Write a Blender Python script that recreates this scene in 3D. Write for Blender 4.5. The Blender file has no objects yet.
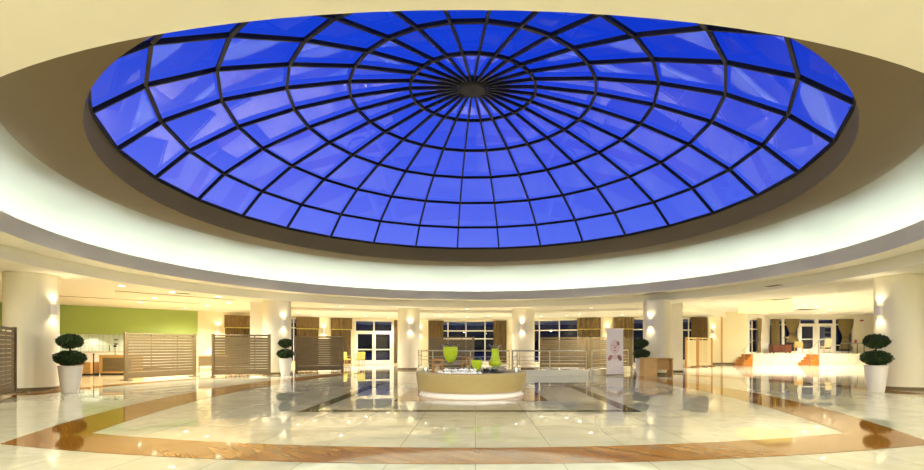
import bpy, math, random
from mathutils import Vector, Matrix
random.seed(7)
PI = math.pi
sc = bpy.context.scene
COL = sc.collection

# ------------------------------------------------------------------ helpers
class MB:
    """collects shapes and links them as ONE mesh object"""
    def __init__(s, M=None):
        s.v = []; s.f = []; s.M = M or Matrix.Identity(4); s.sm = []
    def add(s, vs, fs, smooth=False, M=None):
        T = s.M @ M if M is not None else s.M
        o = len(s.v)
        s.v += [tuple(T @ Vector(p)) for p in vs]
        s.f += [tuple(i + o for i in f) for f in fs]
        s.sm += [smooth] * len(fs)
        return s
    def box(s, x0, x1, y0, y1, z0, z1, M=None):
        if x0 > x1: x0, x1 = x1, x0
        if y0 > y1: y0, y1 = y1, y0
        vs = [(x0,y0,z0),(x1,y0,z0),(x1,y1,z0),(x0,y1,z0),(x0,y0,z1),(x1,y0,z1),(x1,y1,z1),(x0,y1,z1)]
        fs = [(3,2,1,0),(4,5,6,7),(0,1,5,4),(1,2,6,5),(2,3,7,6),(3,0,4,7)]
        return s.add(vs, fs, False, M)
    def bbox(s, x0, x1, y0, y1, z0, z1, b=0.01, M=None):
        """box with chamfered edges"""
        if x0 > x1: x0, x1 = x1, x0
        if y0 > y1: y0, y1 = y1, y0
        b = min(b, (x1-x0)*.45, (y1-y0)*.45, (z1-z0)*.45)
        X = (x0, x1); Y = (y0, y1); Z = (z0, z1)
        vs = []; idx = {}
        for i in (0,1):
            for j in (0,1):
                for k in (0,1):
                    sx = b if i == 0 else -b; sy = b if j == 0 else -b; sz = b if k == 0 else -b
                    for a, p in enumerate(((X[i], Y[j]+sy, Z[k]+sz), (X[i]+sx, Y[j], Z[k]+sz), (X[i]+sx, Y[j]+sy, Z[k]))):
                        idx[i,j,k,a] = len(vs); vs.append(p)
        g = lambda i,j,k,a: idx[i,j,k,a]
        fs = []
        for i in (0,1):
            q = [g(i,0,0,0), g(i,1,0,0), g(i,1,1,0), g(i,0,1,0)]; fs.append(tuple(q if i else q[::-1]))
            q = [g(0,i,0,1), g(0,i,1,1), g(1,i,1,1), g(1,i,0,1)]; fs.append(tuple(q if i else q[::-1]))
            q = [g(0,0,i,2), g(1,0,i,2), g(1,1,i,2), g(0,1,i,2)]; fs.append(tuple(q if i else q[::-1]))
        for j in (0,1):
            for k in (0,1):
                q = [g(0,j,k,1), g(1,j,k,1), g(1,j,k,2), g(0,j,k,2)]; fs.append(tuple(q if j == k else q[::-1]))
                q = [g(j,0,k,0), g(j,1,k,0), g(j,1,k,2), g(j,0,k,2)]; fs.append(tuple(q if j != k else q[::-1]))
                q = [g(j,k,0,0), g(j,k,1,0), g(j,k,1,1), g(j,k,0,1)]; fs.append(tuple(q if j == k else q[::-1]))
        for i in (0,1):
            for j in (0,1):
                for k in (0,1):
                    q = (g(i,j,k,0), g(i,j,k,1), g(i,j,k,2)); fs.append(q if (i+j+k) % 2 else q[::-1])
        return s.add(vs, fs, False, M)
    def bar(s, p, q, w, h, up=(0,0,1)):
        """rectangular bar from p to q; w sideways, h along up"""
        p, q, up = Vector(p), Vector(q), Vector(up)
        d = (q-p).normalized(); x = d.cross(up)
        if x.length < 1e-4: x = d.cross(Vector((0,1,0)))
        x.normalize(); u = x.cross(d).normalized()
        vs = []
        for c in (p, q):
            for a, b in ((-1,-1),(1,-1),(1,1),(-1,1)):
                vs.append(tuple(c + x*(a*w/2) + u*(b*h/2)))
        return s.add(vs, [(0,1,2,3),(7,6,5,4),(0,4,5,1),(1,5,6,2),(2,6,7,3),(3,7,4,0)])
    def tube(s, pts, r, n=10, caps=True):
        pts = [Vector(p) for p in pts]
        vs = []; fs = []
        for i, p in enumerate(pts):
            d = (pts[min(i+1, len(pts)-1)] - pts[max(i-1, 0)]).normalized()
            a = d.orthogonal().normalized() if i == 0 else (a - d*a.dot(d)).normalized()
            b = d.cross(a); rr = r[i] if isinstance(r, (list, tuple)) else r
            for k in range(n):
                t = 2*PI*k/n; vs.append(tuple(p + (a*math.cos(t) + b*math.sin(t))*rr))
        for i in range(len(pts)-1):
            for k in range(n):
                k2 = (k+1) % n; fs.append((i*n+k, i*n+k2, (i+1)*n+k2, (i+1)*n+k))
        s.add(vs, fs, True)
        if caps:
            m = (len(pts)-1)*n
            s.add(vs[:n], [tuple(range(n))[::-1]]); s.add(vs[m:], [tuple(range(n))])
        return s
    def lathe(s, prof, n=48, c=(0,0), a0=0.0, a1=2*PI, smooth=False, cap0=False, cap1=False):
        """prof = [(r,z)...] turned about a vertical axis; each step its own strip unless smooth"""
        full = abs(a1-a0-2*PI) < 1e-6
        m = n if full else n+1
        def ring(r, z): return [(c[0]+r*math.cos(a0+(a1-a0)*k/n), c[1]+r*math.sin(a0+(a1-a0)*k/n), z) for k in range(m)]
        def strip(i0, i1): return [(i0*m+k, i0*m+(k+1) % m, i1*m+(k+1) % m, i1*m+k) for k in range(n)]
        if smooth:
            vs = []; fs = []
            for r, z in prof: vs += ring(r, z)
            for i in range(len(prof)-1): fs += strip(i, i+1)
            s.add(vs, fs, True)
        else:
            for i in range(len(prof)-1):
                s.add(ring(*prof[i]) + ring(*prof[i+1]), strip(0, 1), True)
        if cap0: s.add(ring(*prof[0]), [tuple(range(m))[::-1]])
        if cap1: s.add(ring(*prof[-1]), [tuple(range(m))])
        return s
    def prism(s, poly, z0, z1, M=None):
        n = len(poly)
        vs = [(x,y,z0) for x,y in poly] + [(x,y,z1) for x,y in poly]
        fs = [tuple(range(n))[::-1], tuple(range(n, 2*n))] + [(i,(i+1)%n,(i+1)%n+n,i+n) for i in range(n)]
        return s.add(vs, fs, False, M)
    def ellipsoid(s, c, rx, ry, rz, nu=14, nv=9, jit=0.0):
        vs = [(c[0],c[1],c[2]-rz)]; fs = []
        for j in range(1, nv):
            p = -PI/2 + PI*j/nv
            for i in range(nu):
                t = 2*PI*i/nu; q = 1 + random.uniform(-jit, jit)
                vs.append((c[0]+q*rx*math.cos(p)*math.cos(t), c[1]+q*ry*math.cos(p)*math.sin(t), c[2]+q*rz*math.sin(p)))
        vs.append((c[0],c[1],c[2]+rz))
        for i in range(nu):
            i2 = (i+1) % nu
            fs.append((0, 1+i2, 1+i)); fs.append((len(vs)-1, 1+(nv-2)*nu+i, 1+(nv-2)*nu+i2))
            for j in range(nv-2): fs.append((1+j*nu+i, 1+j*nu+i2, 1+(j+1)*nu+i2, 1+(j+1)*nu+i))
        return s.add(vs, fs, True)
    def build(s, name, mat, parent=None):
        me = bpy.data.meshes.new(name)
        me.from_pydata(s.v, [], s.f); me.update()
        me.polygons.foreach_set('use_smooth', s.sm)
        me.materials.append(mat)
        o = bpy.data.objects.new(name, me); COL.objects.link(o)
        if parent is not None: o.parent = parent
        return o

def tag(o, label=None, cat=None, group=None, kind=None):
    if label: o['label'] = label
    if cat: o['category'] = cat
    if group: o['group'] = group
    if kind: o['kind'] = kind
    return o
def thing(name, label, cat, loc=(0,0,0), rz=0.0, group=None):
    o = bpy.data.objects.new(name, None); COL.objects.link(o)
    o.empty_display_size = .1
    o.location = loc; o.rotation_euler = (0,0,rz)
    return tag(o, label, cat, group)
def struct(name, mb, mat, parent=None):
    o = mb.build(name, mat, parent)
    if parent is None: o['kind'] = 'structure'
    return o
def dup(root, loc, rz=0.0, label=None, group=None):
    r = root.copy(); COL.objects.link(r); r.location = loc; r.rotation_euler = (0,0,rz)
    if label: r['label'] = label
    if group: r['group'] = group
    for ch in list(root.children):
        c = ch.copy(); COL.objects.link(c); c.parent = r
        for g in ch.children:
            d = g.copy(); COL.objects.link(d); d.parent = c
    return r

# ------------------------------------------------------------------ materials
def lin(c):
    f = lambda u: u/12.92 if u <= .04045 else ((u+.055)/1.055)**2.4
    return tuple(f(x/255) for x in c) + (1,)
class N:
    def __init__(s, name):
        s.m = bpy.data.materials.new(name); s.m.use_nodes = True
        s.t = s.m.node_tree; s.t.nodes.clear()
        s.out = s.t.nodes.new('ShaderNodeOutputMaterial')
    def n(s, t, **kw):
        x = s.t.nodes.new('ShaderNode'+t)
        for k, v in kw.items():
            if k in x.inputs: x.inputs[k].default_value = v
            else: setattr(x, k, v)
        return x
    def l(s, a, b): s.t.links.new(a, b)
    def coord(s): return s.n('TexCoord').outputs['Object']
    def math(s, op, a, b=None, c=None):
        x = s.n('Math', operation=op)
        for i, q in enumerate((a, b, c)):
            if q is None: continue
            if isinstance(q, (int, float)): x.inputs[i].default_value = q
            else: s.l(q, x.inputs[i])
        return x.outputs[0]
    def mix(s, fac, a, b):
        x = s.n('Mix', data_type='RGBA')
        for sock, q in ((x.inputs[0], fac), (x.inputs[6], a), (x.inputs[7], b)):
            if isinstance(q, (int, float, tuple)): sock.default_value = q
            else: s.l(q, sock)
        return x.outputs[2]
    def noise(s, scale, detail=3, vec=None, stretch=None):
        x = s.n('TexNoise', Scale=scale, Detail=detail)
        v = vec or s.coord()
        if stretch:
            mp = s.n('Mapping'); mp.inputs['Scale'].default_value = stretch; s.l(v, mp.inputs['Vector']); v = mp.outputs[0]
        s.l(v, x.inputs['Vector']); return x.outputs['Fac']
    def ramp(s, fac, stops):
        x = s.n('ValToRGB'); e = x.color_ramp.elements
        while len(e) < len(stops): e.new(.5)
        for q, (p, c) in zip(e, stops): q.position = p; q.color = c
        s.l(fac, x.inputs[0]); return x.outputs[0]
    def bsdf(s, col, rough=.5, bump=None, bstr=.1, bdist=.01, **kw):
        b = s.n('BsdfPrincipled', Roughness=rough, **kw)
        if isinstance(col, tuple): b.inputs['Base Color'].default_value = col
        else: s.l(col, b.inputs['Base Color'])
        if bump is not None:
            q = s.n('Bump', Strength=bstr, Distance=bdist); s.l(bump, q.inputs['Height']); s.l(q.outputs[0], b.inputs['Normal'])
        s.l(b.outputs[0], s.out.inputs[0]); return s.m
def plain(name, c, rough=.5, var=.06, scale=6, **kw):
    k = N(name); a = lin(c)
    b = tuple(x*(1-var*2) for x in a[:3]) + (1,)
    return k.bsdf(k.mix(k.noise(scale), a, b), rough, **kw)
def glow(name, c, strength):
    k = N(name); e = k.n('Emission', Color=lin(c), Strength=strength); k.l(e.outputs[0], k.out.inputs[0]); return k.m
def wood(name, c0, c1, rough=.35, stretch=(1,12,12), scale=2.2, **kw):
    k = N(name); g = k.noise(scale, 6, stretch=stretch)
    return k.bsdf(k.ramp(g, [(.3, lin(c0)), (.7, lin(c1))]), rough, **kw)
def thin_glass(name, tint, refl_rough=.0, ior=1.5, gain=1.0):
    k = N(name)
    ge = k.n('NewGeometry'); io = k.math('MULTIPLY_ADD', ge.outputs['Backfacing'], 1/ior-ior, ior); f = k.n('Fresnel'); k.l(io, f.inputs['IOR']); t = k.n('BsdfTransparent', Color=tint); g = k.n('BsdfGlossy', Roughness=refl_rough)
    m = k.n('MixShader'); k.l(k.math('MINIMUM', k.math('MULTIPLY', f.outputs[0], gain), 1.0), m.inputs[0])
    k.l(t.outputs[0], m.inputs[1]); k.l(g.outputs[0], m.inputs[2]); k.l(m.outputs[0], k.out.inputs[0]); return k.m

M = {}
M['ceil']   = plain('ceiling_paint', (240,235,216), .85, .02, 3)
M['recess'] = plain('recess_paint_shaded', (110,91,58), .85, .02, 3)  # white paint darkened and browned: the recess's dim light is in the colour
M['coving'] = plain('coving_paint_shaded', (130,119,92), .85, .02, 3)  # same white paint, shaded less so the cove glow stays near white
M['curb']   = plain('curb_paint', (136,120,82), .8, .04, 3)
M['cream']  = plain('cream_paint', (241,233,200), .7, .02, 3)
M['wallc']  = plain('wall_paint', (243,232,194), .75, .02, 3)
M['white']  = plain('white_paint', (244,238,220), .6, .02, 3)
M['green']  = plain('green_paint', (160,182,98), .8, .02, 2)
M['tilew']  = None
M['dark']   = plain('dark_bronze', (12,9,11), .6, .1, 9)
M['domeglass'] = thin_glass('dome_glass', (.95,.97,1,1), 0, 1.5, 1.1)
M['glass']  = thin_glass('window_glass', (.75,.8,.85,1), 0, 1.5, 1.3)
M['clear']  = thin_glass('clear_glass', (.86,.9,.84,1), 0, 1.5, 3.0)
M['steel']  = plain('brushed_steel', (200,192,170), .3, .05, 20, Metallic=1.0)
M['pot']    = plain('white_ceramic', (240,232,214), .35, .02, 5)
M['soil']   = plain('dark_soil', (50,36,24), .95, .2, 40)
M['trunk']  = plain('bark', (74,54,34), .9, .2, 30)
M['sconce'] = plain('sconce_plaster', (240,232,215), .5, .01, 5)
M['screen'] = wood('khaki_wood', (104,88,54), (122,104,66), .5)
M['oak']    = wood('oak_veneer', (196,150,84), (216,174,106), .35)
M['orange'] = wood('orange_wood', (190,112,32), (222,146,52), .35)
M['lantern']= wood('lantern_wood', (150,104,48), (190,142,74), .5, scale=9)
M['redwood']= wood('red_brown_wood', (84,42,22), (112,58,30), .35)
M['chair']  = plain('yellow_fabric', (206,196,104), .9, .08, 60)
M['beigefab'] = plain('beige_fabric', (212,194,150), .9, .06, 60)
M['black']  = plain('black_metal', (24,22,22), .4, .1, 10)
M['grey']   = plain('grey_enamel', (150,152,148), .35, .05, 10)
M['plinth'] = plain('gold_stone', (178,158,102), .4, .05, 8)
M['plinthw']= plain('white_stone', (244,240,228), .4, .02, 8)
M['rim']    = plain('beige_stone', (214,192,140), .3, .06, 12)
M['red']    = plain('red_plastic', (170,40,30), .4, .03, 10)
M['inlay']  = plain('green_marble', (12,60,46), .08, .25, 7, **{'Specular IOR Level': .15})
M['pebble'] = plain('white_pebbles', (246,244,236), .5, .05, 12)
M['stone']  = plain('grey_stone', (140,128,110), .6, .1, 14)
M['leafd']  = plain('dark_leaf', (22,44,20), .5, .2, 20)
M['print']  = plain('banner_print', (252,240,222), .55, .01, 3)
M['ground'] = plain('night_ground', (12,14,22), .9, .2, 1)
M['lamp']   = glow('lamp_lens', (255,244,214), 14)
M['cove']   = glow('cove_tube', (194,222,255), 115)
M['shade']  = None

# topiary leaves
k = N('topiary_leaf')
oi = k.n('ObjectInfo'); nz = k.noise(26, 2)
M['leaf'] = k.bsdf(k.ramp(nz, [(.3, lin((26,44,14))), (.7, lin((66,88,30)))]), .5)

# green drink / gel in the vases
k = N('lime_liquid')
d = k.n('BsdfDiffuse', Color=lin((240,255,40))); t = k.n('BsdfTranslucent', Color=lin((245,255,50))); g = k.n('BsdfGlossy', Roughness=.1)
m1 = k.n('MixShader'); m1.inputs[0].default_value = .55; k.l(d.outputs[0], m1.inputs[1]); k.l(t.outputs[0], m1.inputs[2])
m2 = k.n('MixShader'); m2.inputs[0].default_value = .06; k.l(m1.outputs[0], m2.inputs[1]); k.l(g.outputs[0], m2.inputs[2])
k.l(m2.outputs[0], k.out.inputs[0]); M['lime'] = k.m

# lit fabric lamp shade
k = N('lit_shade')
M['shade'] = None
e = k.n('Emission', Color=lin((255,228,140)), Strength=1.7)
k.l(e.outputs[0], k.out.inputs[0]); M['shade'] = k.m

# curtain fabric
def fabric(name, a, b):
    k = N(name); n = k.noise(5, 4, stretch=(6,6,.6))
    return k.bsdf(k.ramp(n, [(.3, lin(a)), (.7, lin(b))]), .85)
M['curtain'] = fabric('bronze_curtain', (88,70,38), (128,104,60))
M['valance'] = fabric('bronze_valance', (100,80,44), (142,116,68))
M['drape']   = fabric('olive_drape', (116,100,56), (150,132,80))

# marble floor, large tiles
def marble(name, c0, c1, tile, rough, joint=(150,136,100)):
    k = N(name); co = k.coord()
    br = k.n('TexBrick', offset=0.0, squash=1.0)
    br.inputs['Scale'].default_value = 1.0; br.inputs['Mortar Size'].default_value = .0035*1.2
    br.inputs['Brick Width'].default_value = tile; br.inputs['Row Height'].default_value = tile
    br.inputs['Mortar Smooth'].default_value = .2
    br.inputs['Color1'].default_value = lin(c0); br.inputs['Color2'].default_value = lin(c1); br.inputs['Mortar'].default_value = lin(joint)
    k.l(co, br.inputs['Vector'])
    v = k.n('TexNoise', Scale=1.4, Detail=8, Distortion=1.2); k.l(co, v.inputs['Vector'])
    vein = k.ramp(v.outputs['Fac'], [(.35, (.86,.84,.8,1)), (.5, (1,1,1,1)), (.65, (.95,.93,.88,1))])
    mx = k.n('Mix', data_type='RGBA', blend_type='MULTIPLY'); mx.inputs[0].default_value = 1
    k.l(br.outputs['Color'], mx.inputs[6]); k.l(vein, mx.inputs[7])
    return k.bsdf(mx.outputs[2], rough, **{'Specular IOR Level': .55})
M['floor'] = marble('cream_marble', (222,220,184), (215,213,178), .9, .022)
M['pale']  = marble('pale_marble', (244,236,212), (240,232,206), .9, .06)
M['tilew'] = marble('white_tiles', (232,238,216), (228,234,212), .3, .2)
# parquet
k = N('parquet'); co = k.coord()
mp = k.n('Mapping'); mp.inputs['Rotation'].default_value = (0,0,PI/4); k.l(co, mp.inputs['Vector'])
br = k.n('TexBrick', offset=.5); br.inputs['Scale'].default_value = 1; br.inputs['Brick Width'].default_value = 1.0; br.inputs['Row Height'].default_value = .11
br.inputs['Mortar Size'].default_value = .0015; br.inputs['Color1'].default_value = lin((172,116,36)); br.inputs['Color2'].default_value = lin((148,96,26)); br.inputs['Mortar'].default_value = lin((110,66,24))
k.l(mp.outputs[0], br.inputs['Vector'])
gr = k.noise(3, 5, vec=mp.outputs[0], stretch=(1,14,1))
mx = k.n('Mix', data_type='RGBA', blend_type='MULTIPLY'); mx.inputs[0].default_value = 1
k.l(br.outputs['Color'], mx.inputs[6]); k.l(k.ramp(gr, [(.3,(.85,.82,.8,1)),(.7,(1,1,1,1))]), mx.inputs[7])
M['paleoak'] = wood('pale_oak_floor', (196,172,122), (214,192,146), .12, stretch=(1,9,1), scale=1.2)
M['parquet'] = k.bsdf(mx.outputs[2], .05, **{'Specular IOR Level': .28})

# ------------------------------------------------------------------ plan
DX, DY = -0.07, 13.41            # centre of the round hall
C = (DX, DY)
def pol(r, a, z=0): return (DX + r*math.cos(a), DY + r*math.sin(a), z)
ZC = 3.18                        # ceiling around the hall
NS = 192

# ---- floor
f = MB(); f.lathe([(0.01,0),(11.0,0)], NS, C); f.add([pol(42, 2*PI*k/96, -.004) for k in range(96)], [tuple(range(96))])
struct('floor', f, M['floor'])
def sector(r0, r1, a0, a1, z, n=96):
    vs = []; fs = []
    for k in range(n+1):
        a = a0 + (a1-a0)*k/n; vs += [pol(r0, a, z), pol(r1, a, z)]
    for k in range(n): fs.append((2*k, 2*k+1, 2*k+3, 2*k+2))
    return MB().add(vs, fs)
D = math.radians
struct('floor_outer_pale', sector(11.45, 42, D(-15), D(128), .0015), M['pale'])
struct('floor_outer_wood', sector(11.45, 30.5, D(128), D(196), .0015), M['paleoak'])
struct('floor_ring_band', sector(10.9, 11.45, 0, 2*PI, .002, NS), M['parquet'])
def arcloop(x0, x1, y0, y1, sx, sy, n=24):
    p = []
    for k in range(n): t = k/n; p.append((x0+(x1-x0)*t, y0 - sy*(1-(2*t-1)**2)))
    for k in range(n): t = k/n; p.append((x1 + sx*(1-(2*t-1)**2), y0+(y1-y0)*t))
    for k in range(n): t = k/n; p.append((x1+(x0-x1)*t, y1 + sy*(1-(2*t-1)**2)))
    for k in range(n): t = k/n; p.append((x0 - sx*(1-(2*t-1)**2), y1+(y0-y1)*t))
    return p
def loopband(a, b, z):
    n = len(a); vs = [(x,y,z) for x,y in a] + [(x,y,z) for x,y in b]
    return MB().add(vs, [(i, (i+1)%n, (i+1)%n+n, i+n) for i in range(n)])
struct('floor_wood_band', loopband(arcloop(-5.85,5.65,5.9,21.7,1.6,1.02), arcloop(-5.3,5.1,6.63,20.9,1.04,.95), .003), M['parquet'])
g = MB()
X0, X1, Y0, Y1, W = -3.25, 3.05, 8.8, 15.75, .27
for a in ((X0,X1,Y0,Y0+W),(X0,X1,Y1-W,Y1),(X0,X0+W,Y0+W,Y1-W),(X1-W,X1,Y0+W,Y1-W)):
    g.add([(a[0],a[2],.003),(a[1],a[2],.003),(a[1],a[3],.003),(a[0],a[3],.003)], [(0,1,2,3)])
struct('floor_green_inlay', g, M['inlay'])
struct('floor_wood_square', MB().add([(-1.8,10.55,.003),(1.6,10.55,.003),(1.6,13.8,.003),(-1.8,13.8,.003)], [(0,1,2,3)]), M['parquet'])
struct('ground', MB().add([(-90,-60,-.3),(90,-60,-.3),(90,110,-.3),(-90,110,-.3)], [(0,1,2,3)]), M['ground'])

# ---- ceiling: recess, cove, lip, soffit, fascia, lower ceiling
R1, RL, RF = 8.43, 10.13, 10.88
c = MB()
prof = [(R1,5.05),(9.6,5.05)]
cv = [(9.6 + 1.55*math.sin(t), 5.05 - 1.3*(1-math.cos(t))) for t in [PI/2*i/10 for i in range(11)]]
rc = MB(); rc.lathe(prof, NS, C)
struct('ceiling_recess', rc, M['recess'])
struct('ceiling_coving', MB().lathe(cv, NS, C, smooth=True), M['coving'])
c.lathe([(11.15,3.75),(10.9,3.56),(10.28,3.56),(10.28,3.90),(RL,3.90),(RL,3.5),(RF,3.5),(RF,ZC),(14.2,ZC)], NS, C)
c.lathe([(14.2,ZC),(31,ZC)], 120, C, D(128), D(345))
c.lathe([(14.2,3.5),(42,3.5)], 96, C, D(-15), D(48)); [c.add([pol(14.2,q,ZC),pol(42,q,ZC),pol(42,q,3.95),pol(14.2,q,3.95)], [(0,1,2,3)]) for q in (D(48),D(-15))]; c.lathe([(14.2,ZC),(14.2,3.5)], 96, C, D(-15), D(48))
c.lathe([(14.2,ZC),(31,ZC)], 60, C, D(48), D(128))
struct('ceiling', c, M['ceil'])
# lower ceiling towards the window wall
lc = [(-9.2,24.0),(-3.5,26.3),(2.6,26.4),(8.3,24.4),(12.4,29),(12.6,33),(2,36),(-4,36),(-13.5,31)]
struct('ceiling_window_side', MB().prism(lc, 3.04, 3.16), M['ceil'])
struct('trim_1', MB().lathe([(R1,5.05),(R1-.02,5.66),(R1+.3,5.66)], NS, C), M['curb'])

# ---- dome skylight
NR = 28
RS = (8.4**2 + 2.77**2)/(2*2.77); ZB = 8.42 - RS
DPR = [(0,8.46),(.42,8.45),(1.75,8.36),(3.35,8.06),(4.85,7.65),(6.3,7.11),(7.55,6.42),(8.43,5.66),(9,5.1)]
def dz(r):
    for (r0,z0),(r1,z1) in zip(DPR, DPR[1:]):
        if r <= r1: return z0+(z1-z0)*(r-r0)/(r1-r0)
RR = [.42, 1.75, 3.35, 4.85, 6.3, 7.55, 8.41]
A0 = PI/2 + D(5.1)
dome = thing('dome_skylight', 'large round blue glass dome with dark ribs over the hall', 'skylight', (DX, DY, 5.65))
L0 = Matrix.Translation((0,0,-5.65))
def dp(r, a, dzv=0): return Vector((r*math.cos(a), r*math.sin(a), dz(r)+dzv-5.65))
for i in range(NR):
    a = A0 + 2*PI*i/NR
    b = MB()
    for j in range(len(RR)-1):
        b.bar(dp(RR[j], a, -.03), dp(RR[j+1], a, -.03), .055, .085)
    b.build('rib', M['dark'], dome)
for j in range(1, len(RR)):
    b = MB(); w = .065 if j < 6 else .05
    for i in range(NR):
        a = A0 + 2*PI*i/NR; a2 = A0 + 2*PI*(i+1)/NR
        b.bar(dp(RR[j], a, -.03), dp(RR[j], a2, -.03), w, .085)
    b.build('ring_beam', M['dark'], dome)
gl = MB()
for i in range(NR):
    a = A0 + 2*PI*i/NR; a2 = A0 + 2*PI*(i+1)/NR
    for j in range(len(RR)-1):
        q = [dp(RR[j], a, .03), dp(RR[j+1], a, .03), dp(RR[j+1], a2, .03), dp(RR[j], a2, .03)]
        gl.add([tuple(p) for p in q], [(3,2,1,0)])
gl.build('glass', M['domeglass'], dome)
h = MB(); hz = dz(.3)-5.65
h.lathe([(.02,hz-.13),(.34,hz-.13),(.40,hz-.08),(.40,hz+.1),(.02,hz+.12)], 40)
h.build('hub', M['dark'], dome)

# ---- wall segments
def segM(a, b):
    a = Vector((a[0],a[1],0)); b = Vector((b[0],b[1],0)); d = (b-a).normalized()
    n = Vector((-d.y, d.x, 0))
    m = Matrix.Identity(4); m.col[0][:3] = d; m.col[1][:3] = n; m.col[2][:3] = (0,0,1); m.col[3][:3] = a
    return m, (b-a).length
def wall(name, a, b, openings, mat, top=3.7, th=.25, z0=0.0):
    m, L = segM(a, b); w = MB(m); s = 0
    for (s0, s1, za, zb) in sorted(openings):
        if s0 > s: w.box(s, s0, 0, th, z0, top)
        if za > z0: w.box(s0, s1, 0, th, z0, za)
        w.box(s0, s1, 0, th, zb, top); s = s1
    if s < L: w.box(s, L, 0, th, z0, top)
    struct(name, w, mat); return m, L
cnt = {'w': 0, 'd': 0}
def window(m, s0, s1, z0, z1, mull=(), trans=(), fw=.07):
    cnt['w'] += 1
    fr = MB(m)
    for (a,b,c_,d_) in ((s0,s0+fw,z0,z1),(s1-fw,s1,z0,z1),(s0+fw,s1-fw,z0,z0+fw),(s0+fw,s1-fw,z1-fw,z1)):
        fr.bbox(a,b,.04,.14,c_,d_,.008)
    for x in mull: fr.bbox(x-fw/2, x+fw/2, .05, .13, z0+fw, z1-fw, .008)
    for z in trans: fr.bbox(s0+fw, s1-fw, .055, .125, z-fw/2, z+fw/2, .008)
    o = struct('window_%d' % cnt['w'], fr, M['white'])
    MB(m).box(s0+fw*.6, s1-fw*.6, .085, .093, z0+fw*.6, z1-fw*.6).build('glass', M['glass'], o)
    return o
def door(m, s0, s1, z0, z1, head, leaves=2, rail=1.0, openone=False):
    """glazed door with a fanlight above z=head"""
    cnt['d'] += 1; fw = .08
    fr = MB(m)
    fr.bbox(s0, s0+fw, .03, .15, z0, z1, .008); fr.bbox(s1-fw, s1, .03, .15, z0, z1, .008)
    fr.bbox(s0+fw, s1-fw, .03, .15, z1-fw, z1, .008); fr.bbox(s0+fw, s1-fw, .03, .15, head, head+fw*1.3, .008)
    if leaves == 2: fr.bbox((s0+s1)/2-fw/2, (s0+s1)/2+fw/2, .04, .14, head+fw, z1-fw, .008)
    o = struct('door_%d' % cnt['d'], fr, M['white'])
    MB(m).box(s0+fw*.7, s1-fw*.7, .086, .094, head+fw, z1-fw*.6).build('fanlight', M['glass'], o)
    a, b = s0+fw, s1-fw; lw = (b-a)/leaves
    for i in range(leaves):
        x0, x1 = a+i*lw+.006, a+(i+1)*lw-.006; st = .11
        lm = m
        lf = MB(lm)
        lf.bbox(x0, x0+st, .05, .11, z0+.01, head, .008); lf.bbox(x1-st, x1, .05, .11, z0+.01, head, .008)
        lf.bbox(x0+st, x1-st, .05, .11, head-st, head, .008); lf.bbox(x0+st, x1-st, .05, .11, z0+.01, z0+.3, .008)
        lf.bbox(x0+st, x1-st, .05, .11, z0+rail-.04, z0+rail+.04, .008)
        l = lf.build('door_leaf', M['white'], o)
        MB(lm).box(x0+st*.8, x1-st*.8, .076, .084, z0+.25, head-st*.8).build('pane', M['glass'], l)
        hx = x1-st*.5 if i == 0 and leaves == 2 else x0+st*.5
        hb = MB(lm); hb.tube([(hx,.05,z0+rail-.2),(hx,-.02,z0+rail-.2),(hx,-.02,z0+rail+.2),(hx,.05,z0+rail+.2)], .012, 8)
        hb.build('handle', M['steel'], l)
    return o

PB = [(-21.5,21.3),(-15.5,26.8),(-12.8,28.5),(-8.0,31.0),(-3.2,32.5),(2.2,32.5),(8.0,30.0),(11.0,30.0),(12.5,32.0),(18.1,32.0),(21.4,35.0),(29.5,35.0)]
# buffet side: green bulkhead over a lit white tiled recess
mg, Lg = segM(PB[0], PB[1])
struct('wall_left', MB(mg).box(-4, Lg, 0, .9, 1.83, 3.7), M['green'])
struct('wall_left_recess', MB(mg).box(-4, Lg, .8, .95, 0, 1.83).box(Lg-.12, Lg, .02, .9, 0, 1.83), M['tilew'])
wall('wall_back_left', PB[1], PB[2], [(1.75,2.5,.3,2.9)], M['wallc'])
mb1, _ = segM(PB[1], PB[2])
m2, L2 = wall('wall_window_left', PB[2], PB[3], [(1.0,3.2,.25,2.95),(4.1,5.3,.25,2.95)], M['wallc'])
m3, L3 = wall('wall_door', PB[3], PB[4], [(.2,2.66,0,2.92),(2.7,3.0,.25,2.92)], M['wallc'])
m4, L4 = wall('wall_back', PB[4], PB[5], [(.55,5.0,.12,2.95)], M['wallc'])
m5, L5 = wall('wall_window_right', PB[5], PB[6], [(1.2,6.0,.12,2.95)], M['wallc'])
m6, L6 = wall('wall_right_bay', PB[6], PB[7], [(.65,2.6,.12,2.95)], M['wallc'])
wall('wall_right_return', PB[7], PB[8], [], M['wallc'])
m7, L7 = wall('wall_right', PB[8], PB[9], [(.9,3.05,.25,3.1)], M['wallc'], top=3.9)
m8, L8 = wall('wall_stage_side', PB[9], PB[10], [(.5,2.5,.75,3.1)], M['white'], top=3.9)
m9, L9 = wall('wall_stage', PB[10], PB[11], [(.05,1.05,.8,3.25),(1.1,2.2,.8,3.25),(2.24,3.46,.73,3.25),(3.56,4.78,.73,3.25),(4.86,6.15,.8,3.25)], M['white'], top=3.9)
# remaining enclosure round the back of the hall (behind the camera) and at the sides
w = MB(); w.lathe([(19.6,0),(19.6,3.7)], 96, C, D(200), D(345)); struct('wall_rear', w, M['cream'])
wall('wall_left_end', (-26.0,17.2), (-24.4,18.6), [], M['cream'])
wall('wall_left_side', (-18.6,7.0), (-25.5,17.8), [], M['cream'], th=-.25)
wall('wall_right_side', (29.5,35.0), (18.8,8.0), [], M['cream'], top=3.9)

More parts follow.
